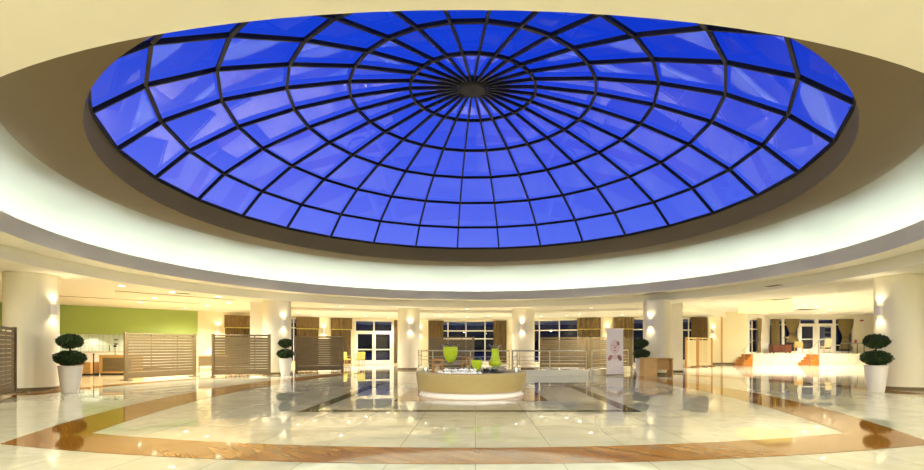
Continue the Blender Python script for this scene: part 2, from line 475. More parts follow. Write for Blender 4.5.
window(mb1, 1.75, 2.5, .3, 2.9, (), (2.3,))
window(m2, 1.0, 3.2, .25, 2.95, (1.9,), (2.35,))
window(m2, 4.1, 5.3, .25, 2.95, (), (2.35,))
door(m3, .2, 2.66, 0, 2.92, 2.12, 2, 1.0)
window(m3, 2.7, 3.0, .25, 2.92, (), (2.2,))
window(m4, .55, 5.0, .12, 2.95, (1.34,2.56,3.85), (2.26,1.72))
window(m5, 1.2, 6.0, .12, 2.95, (2.17,3.51,4.73), (2.26,))
window(m6, .65, 2.6, .12, 2.95, (1.85,), (2.26,))
window(m7, .9, 3.05, .25, 3.1, (1.75,), (2.3,))
window(m8, .5, 2.5, .75, 3.1, (1.2,), (2.4,))
window(m9, .05, 1.05, .8, 3.25, (), (2.8,))
window(m9, 1.1, 2.2, .8, 3.25, (), (2.8,))
door(m9, 2.24, 3.46, .73, 3.25, 2.77, 1, 1.0)
door(m9, 3.56, 4.78, .73, 3.25, 2.77, 1, 1.0)
window(m9, 4.86, 6.15, .8, 3.25, (), (2.8,1.3))
# skirting on the right hand wall
struct('baseboard_right', MB(m7).box(3.1, L7, -.02, 0, 0, .12), M['screen'])
struct('trim_2', MB(m7).box(3.86, 3.98, -.03, 0, .12, 3.5), M['oak'])

# ---- columns and pilasters
COLS = [(-12.2,13.2,'round cream column at the far left beside a potted topiary'),
        (-8.66,20.96,'round cream column between two slatted screens, white pilaster at its left'),
        (-3.5,25.2,'round cream column just right of the white double doors'),
        (2.52,25.2,'round cream column right of the central window, behind the steel railing'),
        (7.84,20.7,'round cream column behind the wooden desk'),
        (11.95,13.5,'round cream column at the far right beside a potted topiary')]
colroot = None
for (x, y, lab) in COLS:
    if colroot is None:
        colroot = thing('column', lab, 'column', (x,y,0), 0, 'round columns about the hall')
        MB().lathe([(.58,.1),(.58,ZC-.05)], 64).build('shaft', M['cream'], colroot)
        MB().lathe([(.56,0),(.60,0),(.60,.09),(.58,.1)], 64).build('base_ring', M['screen'], colroot)
        MB().lathe([(.58,ZC-.06),(.565,ZC-.05),(.565,ZC)], 64).build('neck', M['cream'], colroot)
    else: dup(colroot, (x,y,0), 0, lab)
def pilaster(x, y, rz, lab):
    t = thing('pilaster', lab, 'pilaster', (x,y,0), rz, 'square white pilasters')
    MB().bbox(-.26,.26,-.25,.25,.1,ZC,.01).build('shaft', M['white'], t)
    MB().bbox(-.27,.27,-.26,.26,0,.1,.006).build('base', M['screen'], t)
pilaster(-9.92, 21.75, D(24), 'square white pilaster left of the column behind the second screen')
pilaster(9.35, 22.3, D(-22), 'square white pilaster right of the column behind the desk')

# ---- lights
def spot(loc, energy, color=(1,.96,.91), size=150, blend=.8, dirv=(0,0,-1), rad=.05):
    l = bpy.data.lights.new('spot', 'SPOT'); l.energy = energy; l.color = color; l.spot_size = D(size); l.spot_blend = blend; l.shadow_soft_size = rad
    o = bpy.data.objects.new('spot_light', l); COL.objects.link(o); o.location = loc
    o.rotation_euler = Vector(dirv).to_track_quat('-Z', 'Y').to_euler(); return o
PX0, PY0 = -.1, 12.05
E_DOWN, E_SC, E_WS = 640, 16, 10
# sconces: half-round plaster shells throwing light up and down
sc0 = None
def sconce(x, y, z, rz, lab, group, e):
    """rz: direction in which the sconce faces"""
    global sc0
    if sc0 is None:
        sc0 = thing('wall_sconce', lab, 'wall lamp', (x,y,z), rz, group)
        b = MB(); n = 14
        vs = []; fs = []
        for k in range(n+1):
            a = -PI/2 + PI*k/n
            for r, zz in ((1,-.14),(1,.14),(.88,.14),(.88,-.14)):
                vs.append((.1*r*math.cos(a)+.01, .115*r*math.sin(a), zz))
        for k in range(n):
            for q in range(4): fs.append((4*k+q, 4*k+(q+1)%4, 4*k+4+(q+1)%4, 4*k+4+q))
        b.add(vs, fs, False); b.build('shell', M['sconce'], sc0)
        MB().bbox(-.004,.012,-.11,.11,-.135,.135,.003).build('back_plate', M['sconce'], sc0)
        MB().lathe([(.002,-.1),(.03,-.1),(.03,.1),(.002,.1)], 14, (.05,0)).build('bulb', M['lamp'], sc0)
    else: dup(sc0, (x,y,z), rz, lab, group)
    d = Vector((math.cos(rz), math.sin(rz), 0)); p = Vector((x,y,z)) + d*.11
    for s in (1,-1):
        spot(p + Vector((0,0,s*.155)), e, (1,.84,.60), 130, .7, (d.x*.02, d.y*.02, s), .04)
SCN = ['at the far left', 'right of the pilaster, above a topiary', 'just right of the white double doors', 'right of the central window', 'above the wooden desk', 'at the far right']
for (x, y, lab), nm in zip(COLS, SCN):
    d = Vector((DX-x, DY-y, 0)).normalized(); a = math.atan2(d.y, d.x)
    sconce(x+d.x*.583, y+d.y*.583, 2.21, a, 'lit up-and-down wall lamp on the round column ' + nm, 'lamps on the columns', E_SC)
def wsconce(m, s, lab, e=E_WS):
    p = m @ Vector((s,-.006,2.2)); n = (m.to_3x3() @ Vector((0,-1,0)))
    sconce(p.x, p.y, 2.2, math.atan2(n.y,n.x), lab, 'lamps on the back walls', e)
wsconce(mb1, 1.0, 'lit wall lamp on the beige wall right of the green wall')
wsconce(m2, 3.66, 'lit wall lamp between curtains behind the third slatted screen')
wsconce(m3, 4.45, 'lit wall lamp close to the left edge of the central window curtain')
wsconce(m5, .45, 'lit wall lamp close to the right edge of the central window curtain')
wsconce(m6, .25, 'lit wall lamp above the tall portrait banner')
wsconce(m7, 3.35, 'lit wall lamp above the pale screens at right')

# downlights
dl0 = None; DLA = {}
def downlight(x, y, z, area, e=1.0):
    DLA.setdefault(area, []).append((math.hypot(x,y), x, y, z, e))
for p in [(-11.5,15.6),(-11.0,17.4),(-10.2,19.05),(-13.1,19.6),(-11.1,21.6),(-13.06,23.35),(-14.9,24.7),(-14.95,21.4)]: downlight(*p, ZC, 'over the slatted screens at left', .9)
for p in [(-.44,25.3),(5.88,24.4),(-6.6,23.6)]: downlight(*p, ZC, 'between the far columns')
for p in [(-2.1,28.5),(-.5,29.9),(.8,28.9),(4.0,29.0),(5.9,27.2),(5.4,28.4),(8.4,27.6)]: downlight(*p, 3.04, 'in front of the central windows', .3)
for p in [(-9.6,26.0),(-9.2,27.4),(-7.1,26.9),(-6.6,29.0),(-5.6,30.8)]: downlight(*p, 3.04, 'in front of the white double doors', .35)
for p in [(11.9,23.7),(14.6,20.2),(16.1,24.3),(18.1,26.4),(19.9,28.0),(22.3,30.2),(23.5,32.3)]: downlight(*p, 3.5, 'over the steps at right', 1.0)
ORD = ['nearest','second nearest','third nearest','fourth nearest','fifth nearest','sixth nearest','seventh nearest','eighth nearest']
for area, ps in DLA.items():
    ps.sort()
    for i, (_, x, y, z, e) in enumerate(ps):
        lab = 'round recessed ceiling downlight, %s of those %s' % (ORD[i], area)
        if dl0 is None:
            dl0 = thing('downlight', lab, 'ceiling light', (x,y,z), 0, 'downlights '+area)
            MB().lathe([(.085,-.002),(.115,-.014),(.13,-.006),(.13,0)], 28, smooth=True).build('trim_ring', M['white'], dl0)
            MB().lathe([(.002,-.008),(.088,-.008)], 28).build('lens', M['lamp'], dl0)
        else: dup(dl0, (x,y,z), 0, lab, 'downlights '+area)
        spot((x,y,z-.03), E_DOWN*e)
# the same downlights carry on round the hall behind and beside the viewpoint
for k in range(12):
    a = D(202 + k*12.4); p = pol(13.9, a, ZC-.03)
    spot(p, E_DOWN*.66, dirv=(.75*math.cos(a+PI), .75*math.sin(a+PI), -1))
# unseen fill spots added at the dome rim to brighten the planter
for a in (D(230), D(262), D(294), D(320)):
    p = pol(8.9, a, 5.02); spot(p, 480, (1,.96,.86), 34, .9, (PX0-p[0], PY0-p[1], .6-p[2]), .06)
# wide fill spots without fixtures, added to lift the mid floor
for k in range(8):
    p = pol(8.9, 2*PI*k/8+.2, 5.02); spot(p, 290, (1,.96,.88), 120, .9, (.25*(DX-p[0])/8.9, .25*(DY-p[1])/8.9, -1), .06)
# cove tube on the shelf behind the lip
cv = MB()
for k in range(16):                       # straight lamps laid end to end round the shelf
    a0, a1 = 2*PI*k/16+.10, 2*PI*(k+1)/16+.10
    p, q = Vector(pol(10.53,a0,3.60)), Vector(pol(10.53,a1,3.60)); g_ = (q-p).normalized()*.12
    cv.bar(p+g_, q-g_, .06, .05)
struct('trim_3', cv, M['cove'])
# light under the green bulkhead
for s in (2.0, 3.6, 5.2, 6.8):
    spot(mg @ Vector((s,.35,1.8)), 34, (1,.97,.85), 150)

# ---- curtains
def curtain_mb(m, s0, s1, z0, z1, d=-.1, amp=.035, per=.14, wprof=None, nz=14):
    b = MB(m); n = max(12, int((s1-s0)/per*8)); vs = []; fs = []
    for j in range(nz+1):
        z = z1+(z0-z1)*j/nz; q = wprof(j/nz) if wprof else 1.0; cs = (s0+s1)/2
        for i in range(n+1):
            s = s0+(s1-s0)*i/n
            vs.append((cs+(s-cs)*q, d + amp*math.sin(2*PI*s/per+.5*math.sin(3*s)) + .01*math.sin(9*s+j*.3), z))
    m_ = len(vs)
    vs += [(x, y+.012, z) for x, y, z in vs]
    for off, flip in ((0, False), (m_, True)):
        for j in range(nz):
            for i in range(n):
                a = off+j*(n+1)+i; q = (a, a+1, a+n+2, a+n+1); fs.append(q[::-1] if not flip else q)
    b.add(vs, fs, True); return b
def curtain(m, s0, s1, lab, zb=.1, zt=3.0, val=True, mat='curtain', tied=None, group=None):
    p = m @ Vector(((s0+s1)/2, -.12, zb)); t = thing('curtain', lab, 'curtain', p, 0, group)
    inv = Matrix.Translation(-p)
    mm = inv @ m
    w = None
    if tied: w = lambda q: 1 - tied*math.exp(-((q-.62)/.28)**2)
    curtain_mb(mm, s0, s1, zb, zt-.05, -.1, wprof=w).build('drape', M[mat], t)
    if val:
        curtain_mb(mm, s0-.04, s1+.04, 2.28, zt, -.19, .025, .2).build('valance', M['valance'], t)
        MB(mm).bbox(s0-.05, s1+.05, -.235, -.215, 2.26, 2.31, .004).build('fringe', M['chair'], t)
    if tied:
        MB(mm).bbox((s0+s1)/2-(s1-s0)*(1-tied)*.52, (s0+s1)/2+(s1-s0)*(1-tied)*.52, -.16, -.05, zb+(zt-zb)*.35, zb+(zt-zb)*.40, .01).build('tieback', M['valance'], t)
gc = 'bronze curtains along the back windows'
curtain(mb1, 1.35, 2.75, 'bronze curtain beside the white pilaster, above the second slatted screen', group=gc)
curtain(m2, 2.05, 3.33, 'bronze curtain above the left half of the third slatted screen', group=gc)
curtain(m2, 4.12, 5.36, 'bronze curtain just left of the white double doors', group=gc)
curtain(m3, 2.72, 3.02, 'narrow bronze curtain strip just right of the white double doors', val=False, group=gc)
curtain(m4, .02, 1.05, 'bronze curtain on the left side of the central window', val=False, group=gc)
curtain(m4, 4.4, 5.3, 'bronze curtain on the right side of the central window', val=False, group=gc)
curtain(m5, 4.75, 6.15, 'bronze curtain right of the window behind the grey railing screens', group=gc)
curtain(m6, .6, 1.8, 'bronze curtain right of the tall portrait banner', group=gc)
curtain(m7, 1.85, 2.95, 'olive bronze curtain above the pale screens', zt=3.2, val=False, group=gc)
gs = 'olive curtains on the stage'
curtain(m8, 1.75, 2.5, 'olive curtain tied back on the side window of the stage', zb=.78, zt=3.2, val=False, mat='drape', tied=.55, group=gs)
curtain(m9, .1, .75, 'olive curtain hanging behind the red sideboard', zb=1.0, zt=3.25, val=False, mat='drape', group=gs)
curtain(m9, 1.15, 2.18, 'olive curtain gathered at its middle, left of the glazed stage door', zb=1.5, zt=3.25, val=False, mat='drape', tied=.6, group=gs)
curtain(m9, 4.95, 6.1, 'olive curtain gathered in the stage window right of the doors', zb=1.0, zt=3.25, val=False, mat='drape', tied=.6, group=gs)

# ---- slatted screens
def slat_screen(x0, y0, x1, y1, lab, H=1.68, mat='screen'):
    pm = 'screen' if mat == 'screen' else 'lantern'
    a, b = Vector((x0,y0,0)), Vector((x1,y1,0)); L = (b-a).length
    rz = math.atan2(b.y-a.y, b.x-a.x); mid = (a+b)/2
    t = thing('slatted_screen', lab, 'room divider', mid, rz, 'slatted wooden screens')
    h = L/2; fr = MB()
    fr.bbox(-h+.07, h-.07, -.025, .025, H-.07, H, .006); fr.bbox(-h+.07, h-.07, -.025, .025, .08, .2, .006)
    fr.bbox(-h+.07,-h+.10,-.02,.02,.2,H-.07,.004); fr.bbox(h-.10,h-.07,-.02,.02,.2,H-.07,.004)
    fr.build('frame', M[mat], t)
    for s in (-1, 1):
        MB().bbox(s*h-s*.075, s*h+s*.02, -.045, .045, .02, H+.02, .008).build('post', M[pm], t)
        MB().bbox(s*h-s*.1, s*h+s*.02, -.26, .26, 0, .04, .008).build('foot', M[pm], t)
    sl = MB(); z = .2; pitch = .106
    while z + pitch < H-.07:
        sl.bbox(-h+.10, h-.10, -.014, .014, z, z+.095, .004); z += pitch
    sl.bbox(-h*.3-.02, -h*.3+.02, .014, .03, .2, H-.07, .004); sl.bbox(h*.45-.02, h*.45+.02, .014, .03, .2, H-.07, .004)
    sl.build('slats', M[mat], t)
    return t
slat_screen(-10.35,10.1,-11.86,12.35, 'tan slatted screen cut off at the far left, before the column')
slat_screen(-12.2,16.7,-11.2,19.2, 'tan slatted screen in front of the green wall, right of the topiary')
slat_screen(-10.37,18.9,-8.40,19.65, 'tan slatted screen standing before the white pilaster and column')
slat_screen(-8.28,22.1,-6.33,22.95, 'tan slatted screen left of the yellow chairs')
slat_screen(-2.33,24.3,-.07,24.4, 'tan slatted screen behind the planter, under the central window')
slat_screen(3.5,25.9,5.82,25.3, 'tan slatted screen behind the railing, left of the banner')
slat_screen(5.9,25.3,8.15,25.0, 'tan slatted screen behind the railing, partly hidden by the banner')
slat_screen(12.05,27.5,12.9,27.95, 'pale slatted screen nearest the desk, under the right curtain', 1.72, 'beigefab')
slat_screen(13.15,28.4,14.1,28.6, 'pale slatted screen on tall posts beside the steps', 1.72, 'beigefab')

# ---- topiaries
def foliage(rx, rz, n, seed):
    rnd = random.Random(seed); b = MB()
    random.seed(seed); b.ellipsoid((0,0,0), rx*.9, rx*.9, rz*.88, 18, 10, .05)
    for _ in range(n):
        u = rnd.uniform(-1,1); t = rnd.uniform(0, 2*PI); q = math.sqrt(1-u*u)
        nrm = Vector((q*math.cos(t), q*math.sin(t), u))
        bumpy = 1 + .05*math.sin(5*t+3*u) + .04*math.sin(9*t-6*u) + rnd.uniform(-.12,.09)
        p = Vector((nrm.x*rx*bumpy, nrm.y*rx*bumpy, nrm.z*rz*bumpy))
        d = (nrm + Vector((rnd.uniform(-1,1), rnd.uniform(-1,1), rnd.uniform(-1,1)))*.9).normalized()
        s = d.cross(Vector((rnd.uniform(-1,1), rnd.uniform(-1,1), rnd.uniform(-1,1)))).normalized()
        l = rnd.uniform(.022,.036); w = l*.5
        b.add([tuple(p-d*l*.3), tuple(p+d*l*.4+s*w), tuple(p+d*l*1.3), tuple(p+d*l*.4-s*w)], [(0,1,2,3)])
    return b
def make_topiary(lab, loc):
    t = thing('potted_topiary', lab, 'potted plant', loc, 0, 'two-ball topiaries in white pots')
    pr = [(.01,0),(.165,0),(.178,.02),(.205,.2),(.235,.45),(.255,.66),(.262,.70),(.25,.705),(.238,.69),(.225,.62),(.01,.62)]
    MB().lathe(pr, 40, smooth=False).build('pot', M['pot'], t)
    MB().lathe([(.005,.655),(.12,.65),(.232,.635)], 30, smooth=True).build('soil', M['soil'], t)
    MB().tube([(0,0,.6),(.008,.004,.8),(-.006,0,1.0),(.004,-.004,1.2),(0,0,1.35)], [.024,.021,.02,.018,.012], 10).build('trunk', M['trunk'], t)
    for z, rx, rz, n, s in ((.90,.305,.17,2600,3),(1.335,.25,.165,2100,5)):
        o = foliage(rx, rz, n, s).build('foliage', M['leaf'], t); o.location = (0,0,z)
    return t
tp = make_topiary('two-ball topiary in a white pot beside the far left column', (-10.55,12.5,0))
dup(tp, (-7.95,20.1,0), .8, 'two-ball topiary in a white pot between the second and third screens')
dup(tp, (6.93,20.05,0), 1.9, 'two-ball topiary in a white pot behind the wooden desk')
dup(tp, (10.6,12.7,0), 2.7, 'two-ball topiary in a white pot beside the far right column')

# ---- round planter with vases
PX, PY = -.1, 12.05
pl = thing('round_planter', 'low round gold stone planter on a white foot in the middle of the hall', 'planter', (PX,PY,0))
MB().lathe([(1.28,.14),(1.32,.145),(1.385,.55),(1.36,.575),(1.08,.575),(1.06,.56),(1.06,.50)], 96).build('basin', M['plinth'], pl)
MB().lathe([(.01,0),(1.30,0),(1.31,.03),(1.27,.05),(1.27,.12),(1.30,.14),(.01,.14)], 96).build('foot', M['plinthw'], pl)
MB().lathe([(.01,.545),(1.06,.545)], 64).build('bed', M['stone'], pl)
BZ = .546
def vase(name, lab, x, y, outer, liquid, ruffle):
    t = thing(name, lab, 'vase', (x,y,BZ), 0, 'glass vases on the planter')
    b = MB(); b.lathe(outer, 28, smooth=True)
    r, z = outer[-1]; n = 42; vs = []; fs = []
    for k in range(n):
        a = 2*PI*k/n; w = math.sin(7*a)
        vs += [(r*math.cos(a), r*math.sin(a), z), ((r+ruffle*.6)*math.cos(a), (r+ruffle*.6)*math.sin(a), z+ruffle*.5+.012*w), ((r+ruffle*1.2)*math.cos(a), (r+ruffle*1.2)*math.sin(a), z+ruffle*.8+.02*w)]
    for k in range(n):
        k2 = (k+1) % n
        for q in (0,1): fs.append((3*k+q, 3*k2+q, 3*k2+q+1, 3*k+q+1))
    b.add(vs, fs, True); b.build('glass_body', M['clear'], t)
    MB().lathe(liquid, 28, smooth=True).build('green_liquid', M['lime'], t)
vase('goblet_vase', 'tallest stemmed glass goblet filled with lime green liquid', -.62, 11.9,
     [(.001,0),(.11,0),(.1,.012),(.03,.04),(.022,.12),(.035,.17),(.024,.21),(.06,.26),(.13,.33),(.175,.44),(.192,.56),(.182,.655)],
     [(.001,.258),(.055,.266),(.125,.335),(.170,.44),(.186,.56),(.178,.645),(.001,.647)], .05)
vase('small_goblet_vase', 'small low glass goblet of lime green liquid, between the two taller vases', .03, 11.6,
     [(.001,0),(.085,0),(.08,.01),(.03,.03),(.05,.06),(.1,.13),(.138,.23),(.132,.33),(.10,.38)],
     [(.001,.052),(.045,.062),(.096,.132),(.132,.23),(.127,.325),(.001,.328)], .03)
vase('flask_vase', 'glass flask with a long neck of lime green liquid, at right', .49, 11.9,
     [(.001,0),(.1,0),(.095,.012),(.04,.05),(.035,.12),(.08,.15),(.15,.2),(.16,.26),(.12,.35),(.095,.42),(.092,.58),(.11,.65)],
     [(.001,.148),(.08,.156),(.145,.203),(.154,.26),(.115,.348),(.089,.42),(.086,.6),(.001,.602)], .05)
def lantern(x, y, rz, w, h, lab):
    t = thing('wooden_lantern', lab, 'lantern', (x,y,BZ), rz, 'wooden lanterns on the planter')
    fr = MB(); e = .025
    for sx in (-1,1):
        for sy in (-1,1): fr.bbox(sx*w/2-sx*e, sx*w/2, sy*w/2-sy*e, sy*w/2, 0, h, .003)
    for z in (0, h-e, h*.55):
        for s in (-1,1):
            fr.bbox(-w/2+e, w/2-e, s*w/2-s*e, s*w/2, z, z+e, .003); fr.bbox(s*w/2-s*e, s*w/2, -w/2+e, w/2-e, z, z+e, .003)
    fr.build('frame', M['lantern'], t)
    MB().bbox(-w/2-.01, w/2+.01, -w/2-.01, w/2+.01, h, h+.02, .004).build('lid', M['lantern'], t)
    MB().bbox(-w/2+.026, w/2-.026, -w/2+.026, w/2-.026, .005, .02, .002).build('floor_plate', M['lantern'], t)
    MB().lathe([(.001,.02),(.05,.02),(.05,h*.6),(.001,h*.6)], 20).build('candle', M['beigefab'], t)
lantern(-.93, 11.75, .2, .25, .33, 'square wooden lantern left of the tallest goblet')
lantern(-.2, 12.35, .5, .22, .36, 'square wooden lantern behind the small goblet')
rnd = random.Random(4)
spots_ = []; tries = 0
while len(spots_) < 60 and tries < 5000:
    tries += 1
    x = rnd.uniform(-.85,.1); y = rnd.uniform(11.05,11.62); r = rnd.uniform(.04,.068)
    if math.hypot(x-PX,y-PY) > 1.0 or math.hypot(x-.03,y-11.6) < .15 or math.hypot(x+.93,y-11.75) < .24: continue
    if all(math.hypot(x-a,y-b) > r+c_-.004 for a,b,c_ in spots_): spots_.append((x,y,r))
pb = MB().ellipsoid((0,0,0), 1, .85, .62, 10, 7, .05).build('white_pebble', M['pebble'])
for i, (x,y,r) in enumerate(spots_):
    o = pb if i == 0 else pb.copy()
    if i: COL.objects.link(o)
    o.location = (x,y,BZ+r*.66); o.scale = (r,r,r); o.rotation_euler = (0,0,rnd.uniform(0,6))
    tag(o, 'white pebble in the pile at the foot of the goblets on the planter', 'pebble', 'white pebbles on the planter')
n0 = len(spots_); top_ = []
for x, y, q in [(spots_[i][0], spots_[i][1], spots_[i][2]) for i in range(n0)]:
    if 11.12 < y < 11.52 and -.78 < x < -.02 and all(math.hypot(x-a,y-b) > .115 for a, b in top_):
        top_.append((x,y)); o = pb.copy(); COL.objects.link(o); rr = rnd.uniform(.04,.06)
        o.location = (x+.02, y+.02, BZ + q*1.30 + rr*.66); o.scale = (rr,rr,rr); o.rotation_euler = (0,0,rnd.uniform(0,6))
lf = MB()
for _ in range(170):
    x = rnd.uniform(.17,.72); y = 11.35 + rnd.uniform(-.2,.2) + .1*x; z = BZ + rnd.uniform(.02,.10)
    if math.hypot(x-PX,y-PY) > .9 or math.hypot(x-.03,y-11.6) < .2 or math.hypot(x-.66,y-11.72) < .25 or y > 11.6: continue
    a = rnd.uniform(0,2*PI); d = Vector((math.cos(a), math.sin(a), rnd.uniform(0,.5)))*rnd.uniform(.07,.12); s = Vector((-math.sin(a), math.cos(a), 0))*.03; p = Vector((x,y,z))
    lf.add([tuple(p), tuple(p+d*.5+s), tuple(p+d), tuple(p+d*.5-s)], [(0,1,2,3)])
tag(lf.build('dark_foliage', M['leafd']), 'dark green cut leaves lying on the planter before the flask', 'leaves', kind='stuff')
st = MB(); random.seed(2); st.ellipsoid((0,0,.07), .15, .12, .075, 16, 9, .04)
o = tag(st.build('round_stone', M['stone']), 'grey brown round stone at the right end of the planter', 'stone'); o.location = (.6,11.75,BZ+.012)
for x, y, lab in ((-1.22,11.75,'small glowing glass candle cup near the left rim of the planter'), (.98,11.5,'small glowing glass candle cup near the right rim of the planter')):
    t = thing('candle_cup', lab, 'candle', (x,y,.577), 0, 'candle cups on the planter')
    MB().lathe([(.001,0),(.045,0),(.055,.1)], 18, smooth=True).build('cup', M['clear'], t)
    MB().lathe([(.001,.005),(.036,.005),(.036,.05),(.001,.05)], 16).build('wax', M['pebble'], t)
    MB().ellipsoid((0,0,.075), .012, .012, .024, 8, 6).build('flame', M['lamp'], t)

# ---- steel railings and their white kerb
def railing(pts, lab, H=1.03, posts=None):
    p0 = Vector((pts[0][0], pts[0][1], .25))
    t = thing('steel_railing', lab, 'railing', p0, 0, 'steel railings behind the planter')
    P = [Vector((x-p0.x, y-p0.y, 0)) for x, y in pts]
    for p in (posts or P):
        q = p if isinstance(p, Vector) else Vector((p[0]-p0.x, p[1]-p0.y, 0))
        MB().tube([(q.x,q.y,0),(q.x,q.y,H-.25)], .026, 12).build('post', M['steel'], t)
    MB().tube([(p.x,p.y,H-.25) for p in P], .03, 12).build('handrail', M['steel'], t)
    for i in range(4):
        MB().tube([(p.x,p.y,.1+i*.145) for p in P], .011, 8).build('crossbar', M['steel'], t)
railing([(-2.7,24.0),(-2.55,21.6),(-1.72,19.35),(-.2,19.3),(1.36,19.3)], 'steel railing behind the planter, running left under the central window')
railing([(1.47,19.3),(3.0,19.35),(4.5,19.45)], 'steel railing right of the planter, before the far tan screens')
railing([(1.52,19.6),(1.9,21.8),(2.2,24.0)], 'steel railing running back towards the column right of the central window')
railing([(4.74,19.5),(6.1,21.3),(7.35,23.1)], 'steel railing passing behind the portrait banner')
kb = MB()
def kerb(pts, w=.16, h=.25):
    for (a,b) in zip(pts, pts[1:]): kb.bar((a[0],a[1],h/2), (b[0],b[1],h/2), w, h)
kerb([(-2.7,24.1),(-2.55,21.6),(-1.72,19.35),(-.2,19.3),(1.38,19.3),(3.0,19.35),(4.55,19.45)])
kerb([(1.46,19.4),(1.9,21.8),(2.2,24.1)]); kerb([(4.70,19.45),(6.1,21.3),(7.4,23.17)])
struct('trim_4', kb, M['cream'])

# ---- portrait banner
bn = thing('rollup_banner', 'tall white roll-up banner with a pale face portrait', 'banner', (5.68,19.55,0), D(-4))
MB().bbox(-.36,.36,-.09,.09,0,.07,.02).build('base', M['steel'], bn)
MB().bbox(-.335,.335,-.004,.004,.07,1.92,.001).build('panel', M['print'], bn)
MB().bbox(-.345,.345,-.012,.012,1.92,1.945,.004).build('top_rail', M['steel'], bn)
MB().tube([(0,.03,.05),(0,.03,1.92)], .01, 8).build('support_pole', M['steel'], bn)
def flat(pts, d): # thin printed shape on the panel face
    return MB().prism([(x,z) for x,z in pts], 0, .0012, Matrix(((1,0,0,0),(0,0,-1,-.0045-d),(0,1,0,0),(0,0,0,1))))
def ell(cx, cz, rx, rz, n=28, rot=0): return [(cx+rx*math.cos(t)*math.cos(rot)-rz*math.sin(t)*math.sin(rot), cz+rx*math.cos(t)*math.sin(rot)+rz*math.sin(t)*math.cos(rot)) for t in [2*PI*i/n for i in range(n)]]
skin = plain('printed_skin', (240,216,196), .6, .03, 5); hair = plain('printed_brown', (160,112,92), .6, .03, 5); lips = plain('printed_lips', (196,130,116), .6, .02, 5)
pr = flat(ell(.0,1.18,.2,.29), .001).build('printed_face', skin, bn)
flat(ell(-.075,1.25,.035,.014)+[], .003).build('printed_eye', hair, pr); flat(ell(.075,1.25,.035,.014), .003).build('printed_eye', hair, pr)
flat([(-.02,1.22),(.015,1.22),(.03,1.12),(-.03,1.12)], .003).build('printed_nose', lips, pr)
flat(ell(.0,1.03,.06,.022), .003).build('printed_mouth', lips, pr)
flat(ell(.13,1.33,.05,.09,rot=.4), .003).build('printed_hair', hair, pr)
for sgn in (-1, 1):
    flat(ell(sgn*.19,.74,.075,.13,rot=sgn*.5), .001).build('printed_hand', hair if sgn > 0 else lips, bn)
flat(ell(0,.78,.13,.1), .0005).build('printed_shoulder', skin, bn)

# ---- desk
dk = thing('reception_desk', 'light oak desk with an open knee space in front of the right column', 'desk', (7.25,19.35,0), D(-3))
MB().bbox(-.56,.62,-.33,.33,.71,.745,.006).build('top', M['oak'], dk)
MB().bbox(-.54,-.02,-.31,.31,0,.71,.006).build('pedestal', M['oak'], dk)
MB().bbox(-.02,.56,.02,.05,.26,.71,.004).build('modesty_panel', M['oak'], dk)
MB().bbox(.56,.60,-.31,.31,0,.71,.006).build('side_panel', M['oak'], dk)
t = thing('paper_stand', 'small clear card stand on the oak desk', 'card holder', (7.5,19.35,.746))
MB().bbox(-.07,.07,-.03,.03,0,.012,.003).build('base', M['clear'], t); MB().bbox(-.06,.06,-.004,.004,.012,.16,.001).build('card', M['pebble'], t)

# ---- chairs by the double doors, and on the stage
def chair(lab, loc, rz, mat, hb=.88, group=None):
    t = thing('armchair', lab, 'chair', loc, rz, group)
    MB().bbox(-.26,.26,-.26,.26,.40,.48,.03).build('seat', M[mat], t)
    bk = MB(Matrix.Translation((0,.25,.46)) @ Matrix.Rotation(-.12,4,'X')); bk.bbox(-.25,.25,-.03,.03,0,hb-.46,.02); bk.build('backrest', M[mat], t)
    for sx in (-1,1):
        for sy in (-1,1): MB().tube([(sx*.22,sy*.22,.41),(sx*.235,sy*.235,0)], [.02,.015], 8).build('leg', M['oak'], t)
        MB().tube([(sx*.25,.22,.62),(sx*.27,-.15,.64),(sx*.26,-.22,.46)], .018, 8).build('armrest', M['oak'], t)
    return t
chair('yellow green armchair right of the third screen, back to the hall', (-7.72,28.6,0), PI-.3, 'chair', group='yellow armchairs by the doors')
chair('yellow green armchair closest to the white double doors', (-6.98,29.0,0), PI+.5, 'chair', group='yellow armchairs by the doors')
tb = thing('side_table', 'small round table between the yellow armchairs', 'table', (-7.25,29.9,0))
MB().lathe([(.01,.70),(.35,.70),(.36,.715),(.35,.73),(.01,.73)], 28).build('table_top', M['oak'], tb)
MB().lathe([(.01,0),(.2,0),(.2,.02),(.03,.05),(.03,.70)], 20).build('pedestal', M['oak'], tb)

# ---- buffet behind the screens at left
def counter(name, lab, cat, x0, x1, y, d, h, mat, inset=None, rz=.12):
    t = thing(name, lab, cat, ((x0+x1)/2,y+d/2,0), rz)
    w = (x1-x0)/2
    MB().bbox(-w,w,-d/2,d/2,.08,h-.04,.008).build('body', M[mat], t)
    MB().bbox(-w+.02,w-.02,-d/2+.05,d/2-.02,0,.08,.004).build('plinth', M['black'], t)
    MB().bbox(-w-.015,w+.015,-d/2-.02,d/2,h-.04,h,.006).build('worktop', M['rim'], t)
    if inset: MB().bbox(-w+.14,w-.1,-d/2-.008,-d/2+.01,.16,h-.13,.004).build('front_panel', M[inset], t)
    return t
counter('serving_counter', 'wooden buffet counter with an olive inset front, left of the second screen', 'counter', -15.75,-14.4,20.1,.7,.86,'oak','screen')
counter('low_cabinet', 'low light wood cabinet right of the left topiary', 'cabinet', -17.5,-15.9,19.7,.6,.56,'oak')
t = counter('back_counter', 'long white counter under the white tiled recess', 'counter', -2.6,2.6,0,.65,.95,'white')
t.location = mg @ Vector((4.2,-.1,0)); t.rotation_euler = (0,0,math.atan2(5.5,6.0))
